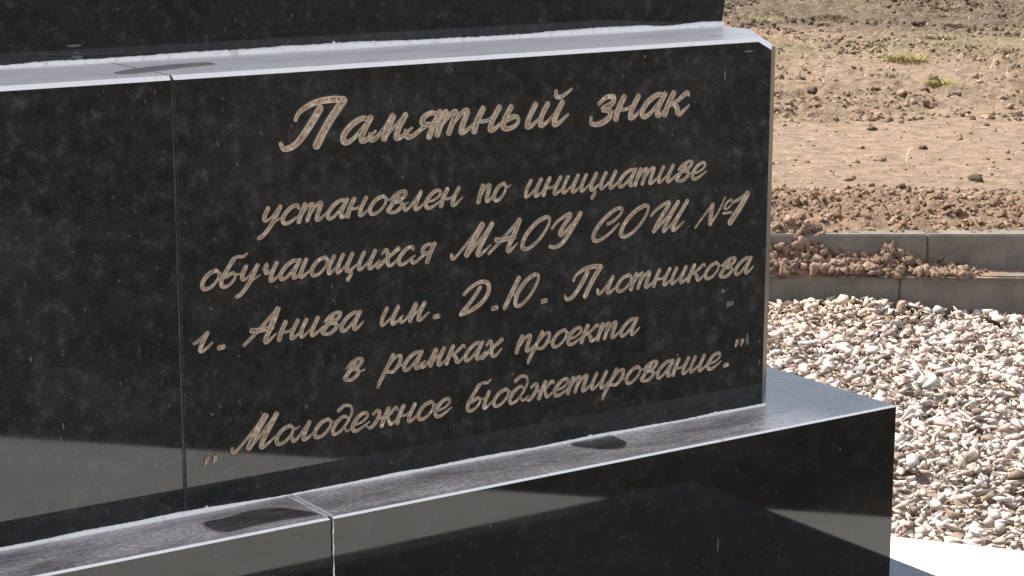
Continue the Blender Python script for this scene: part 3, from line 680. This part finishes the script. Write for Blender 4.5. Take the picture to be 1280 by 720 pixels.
tag(scatter('soil_crumbs', CT, pos, siz, cc, M_CLOD, rng, 0.6, False), 'brown soil crumbs strewn over the dug ground behind the kerbs', 'soil', kind='stuff')
# straw and dead leaf litter
def strips(name, n, cu, cw, ln, wd, cols, zoff, mtl, lift=0.3):
    x, y = kw(cu, cw + off(cu)); z = soil_z(x, y) + zoff
    a = rng.uniform(0, 2 * np.pi, n); e = rng.normal(0, lift, n)
    d = np.stack([np.cos(a) * np.cos(e), np.sin(a) * np.cos(e), np.abs(np.sin(e))], -1) * ln[:, None] / 2
    s = np.stack([-np.sin(a), np.cos(a), np.zeros(n)], -1) * wd[:, None] / 2
    P = np.stack([x, y, z], -1); up = np.array([0, 0, 1.0]) * ln[:, None] * 0.10
    mid = P + up + d
    V = np.stack([P - s, P + s, mid - s, mid + s, P + 2 * d - s * 0.3, P + 2 * d + s * 0.3], 1).reshape(-1, 3)
    b = np.arange(n)[:, None, None] * 6; Fq = (b + np.array([[0, 1, 3, 2], [2, 3, 5, 4]])[None]).reshape(-1, 4)
    return mesh_np(name, V, Fq.ravel(), np.full(len(Fq), 4), mtl, tint=np.repeat(cols, 6, 0))
n = 7000
cw = np.where(rng.random(n) < 0.12, rng.uniform(0.3, 2.7, n), rng.uniform(2.6, 10, n)); cu = rng.uniform(-1.3, 2.8, n)
cols = np.array([0.38, 0.30, 0.215]) * rng.uniform(0.2, 1.5, (n, 1))
tag(strips('straw_litter', n, cu, cw, rng.uniform(0.010, 0.05, n), rng.uniform(0.0010, 0.0045, n), cols, 0.002, M_PLANT), 'dry straw and dead stalks strewn over the bare soil', 'straw', kind='stuff')

# soil heap that slid over the lower kerb
hu = np.arange(-1.25, 0.46, 0.0055); hw = np.arange(-0.010, 0.125, 0.0055)
HU, HW = np.meshgrid(hu, hw, indexing='ij')
prof = np.interp(hu, [-1.25, -0.75, -0.5, -0.36, -0.30, -0.22, -0.12, -0.02, 0.08, 0.16, 0.24, 0.30, 0.40, 0.46], [0.11, 0.12, 0.110, 0.135, 0.155, 0.115, 0.070, 0.092, 0.036, 0.030, 0.012, 0.006, 0.002, -0.01])[:, None]
HZ = 0.098 + prof * np.clip((HW - 0.002) / 0.095, 0, 1) ** 1.15
HZ = HZ + (0.026 * fbm(HU * 26, HW * 26, 400, 4, 0.65) + 0.012 * fbm(HU * 60, HW * 60, 410, 3)) * np.clip(prof / 0.05, 0.15, 1)
HZ = np.where((HW < 0.002) | (HZ < 0.0985), np.minimum(HZ, 0.096), HZ)
HX, HY = kw(HU, HW)
hi_ = np.arange(HU.size).reshape(HU.shape); FF = np.stack([hi_[:-1, :-1], hi_[1:, :-1], hi_[1:, 1:], hi_[:-1, 1:]], -1).reshape(-1, 4)
hc = np.array([0.22, 0.145, 0.11]) * (1 + 0.35 * fbm(HU * 12, HW * 12, 420, 3)).reshape(-1, 1)
n = 1900
lu = rng.uniform(-1.1, 0.42, n); lw = 0.004 + 0.098 * rng.random(n) ** 1.5; iu = np.clip(np.searchsorted(hu, lu), 0, len(hu) - 1); iw = np.clip(np.searchsorted(hw, lw), 0, len(hw) - 1)
lx, ly = kw(lu, lw); lz = HZ[iu, iw]; okk = (lz > 0.094) & (np.interp(lu, hu, prof[:, 0]) > 0.008 + 0.03 * rng.random(n))
ls = np.clip(rng.lognormal(math.log(0.0095), 0.50, n), 0.003, 0.024)
heap = scatter('soil_heap', CT, np.stack([lx, ly, lz + 0.003], -1)[okk], ls[okk], (np.array([0.245, 0.17, 0.128]) * rng.uniform(0.65, 1.3, (n, 1)))[okk], M_CLOD, rng, 0.6)
hm = mesh_np('heap_body', np.stack([HX, HY, HZ], -1).reshape(-1, 3), FF.ravel(), np.full(len(FF), 4), M_CLOD, tint=hc)
b1 = bmesh.new(); b1.from_mesh(heap.data); b1.from_mesh(hm.data); b1.to_mesh(heap.data); b1.free()
bpy.data.objects.remove(hm)
tag(heap, 'ragged heap of reddish brown soil clods lying on the lower kerb', 'soil heap')

# single dark clods
def clod(x, y, s, label, group=None, dark=0.5):
    V, Fc = CT[int(rng.integers(0, len(CT)))]
    a = rng.uniform(0, 6.28); ca, sa = math.cos(a), math.sin(a)
    W = V * s * np.array([1, 1, 0.8]); W = np.stack([W[:, 0] * ca - W[:, 1] * sa, W[:, 0] * sa + W[:, 1] * ca, W[:, 2]], -1)
    o = mesh_np('earth_clod', W, [i for f in Fc for i in f], [len(f) for f in Fc], M_CLOD, tint=np.tile(np.array([0.10, 0.072, 0.054]), (len(V), 1)))
    o.location = (x, y, float(soil_z(x, y)) + s * 0.3); tag(o, label, 'clod', group)
clod(6.05, 6.29, 0.024, 'lone dark clod on the smooth dusty strip of soil')
clod(5.40, 5.09, 0.030, 'dark upright clod at the rim of the dug strip by the right edge')
for x, y in [(7.58, 7.46), (6.98, 7.23), (8.88, 8.52), (7.43, 7.74), (9.58, 8.98), (9.77, 8.93), (7.19, 7.13), (6.62, 7.05), (6.76, 7.03), (6.72, 6.91), (7.11, 6.84), (7.85, 8.91), (7.56, 8.51), (6.63, 7.3), (6.66, 6.36), (5.77, 5.72)]:
    clod(x, y, rng.uniform(0.016, 0.030), 'small dark clod lying on the bare soil among straw bits', 'dark clods scattered over the bare soil')

def tuft(name, x, y, n, h, spread, col, label, cat, green=True):
    V, Fq, T = [], [], []; z0 = float(soil_z(x, y)) - 0.004
    for i in range(n):
        a = rng.uniform(0, 6.28); r = rng.random() ** 0.6 * spread; bx, by = math.cos(a) * r, math.sin(a) * r
        lean = rng.uniform(0.5, 1.6); ln = h * rng.uniform(0.5, 1.1); wd = 0.0019 * rng.uniform(0.6, 1.4); b = len(V)
        c = np.array(col) * rng.uniform(0.6, 1.35)
        a2 = a + rng.normal(0, 0.8); sx, sy = -math.sin(a2) * wd, math.cos(a2) * wd
        for k, t in enumerate((0, 0.4, 0.75, 1.0)):
            px = bx + math.cos(a2) * lean * ln * t * t * 0.8; py = by + math.sin(a2) * lean * ln * t * t * 0.8; pz = ln * (t - 0.35 * lean * t * t)
            f = (1, 0.85, 0.55, 0.1)[k]
            V += [(px - sx * f, py - sy * f, pz), (px + sx * f, py + sy * f, pz)]; T += [c, c]
            if k: Fq += [b + 2 * k - 2, b + 2 * k - 1, b + 2 * k + 1, b + 2 * k]
    o = mesh_np(name, V, Fq, [4] * (len(Fq) // 4), M_PLANT, tint=np.array(T)); o.location = (x, y, z0)
    tag(o, label, cat, 'faint weeds on the far soil' if name == 'weed' else None)
tuft('grass_tuft', 8.086, 8.169, 260, 0.06, 0.12, (0.25, 0.215, 0.06), 'yellow green grass tuft, the farther of the two bright tufts', 'grass tuft')
tuft('grass_tuft', 7.352, 7.19, 210, 0.06, 0.075, (0.24, 0.215, 0.05), 'yellow green grass tuft beside a dark clod, nearer of the two bright tufts', 'grass tuft')
tuft('grass_tuft', 7.48, 7.66, 110, 0.05, 0.10, (0.19, 0.18, 0.10), 'faded grey green grass tuft left of the bright tufts', 'grass tuft')
tuft('grass_tuft', 9.14, 10.68, 520, 0.07, 0.22, (0.24, 0.215, 0.09), 'dry yellowish grass tuft just right of the black stele', 'grass tuft')
for x, y in [(9.9, 9.6), (10.3, 10.1), (9.2, 9.05), (8.6, 8.9), (10.9, 10.6), (8.95, 8.2), (9.6, 10.4), (10.4, 9.7)]:
    tuft('weed', x, y, int(rng.integers(160, 300)), rng.uniform(0.035, 0.06), rng.uniform(0.07, 0.15), (0.205, 0.175, 0.10), 'faint dull olive weed patch on the dark far soil', 'weed')
tuft('dry_stalk', 5.481, 5.516, 4, 0.085, 0.012, (0.55, 0.47, 0.33), 'pale forked dry stalk standing on the smooth dusty soil', 'dry stalk')
tuft('dry_stalk', 8.164, 7.627, 5, 0.13, 0.03, (0.42, 0.34, 0.20), 'tall brownish dry stalk on the clotted soil by the right edge', 'dry stalk')

if '--debug' in __import__('sys').argv: print(KLOG)
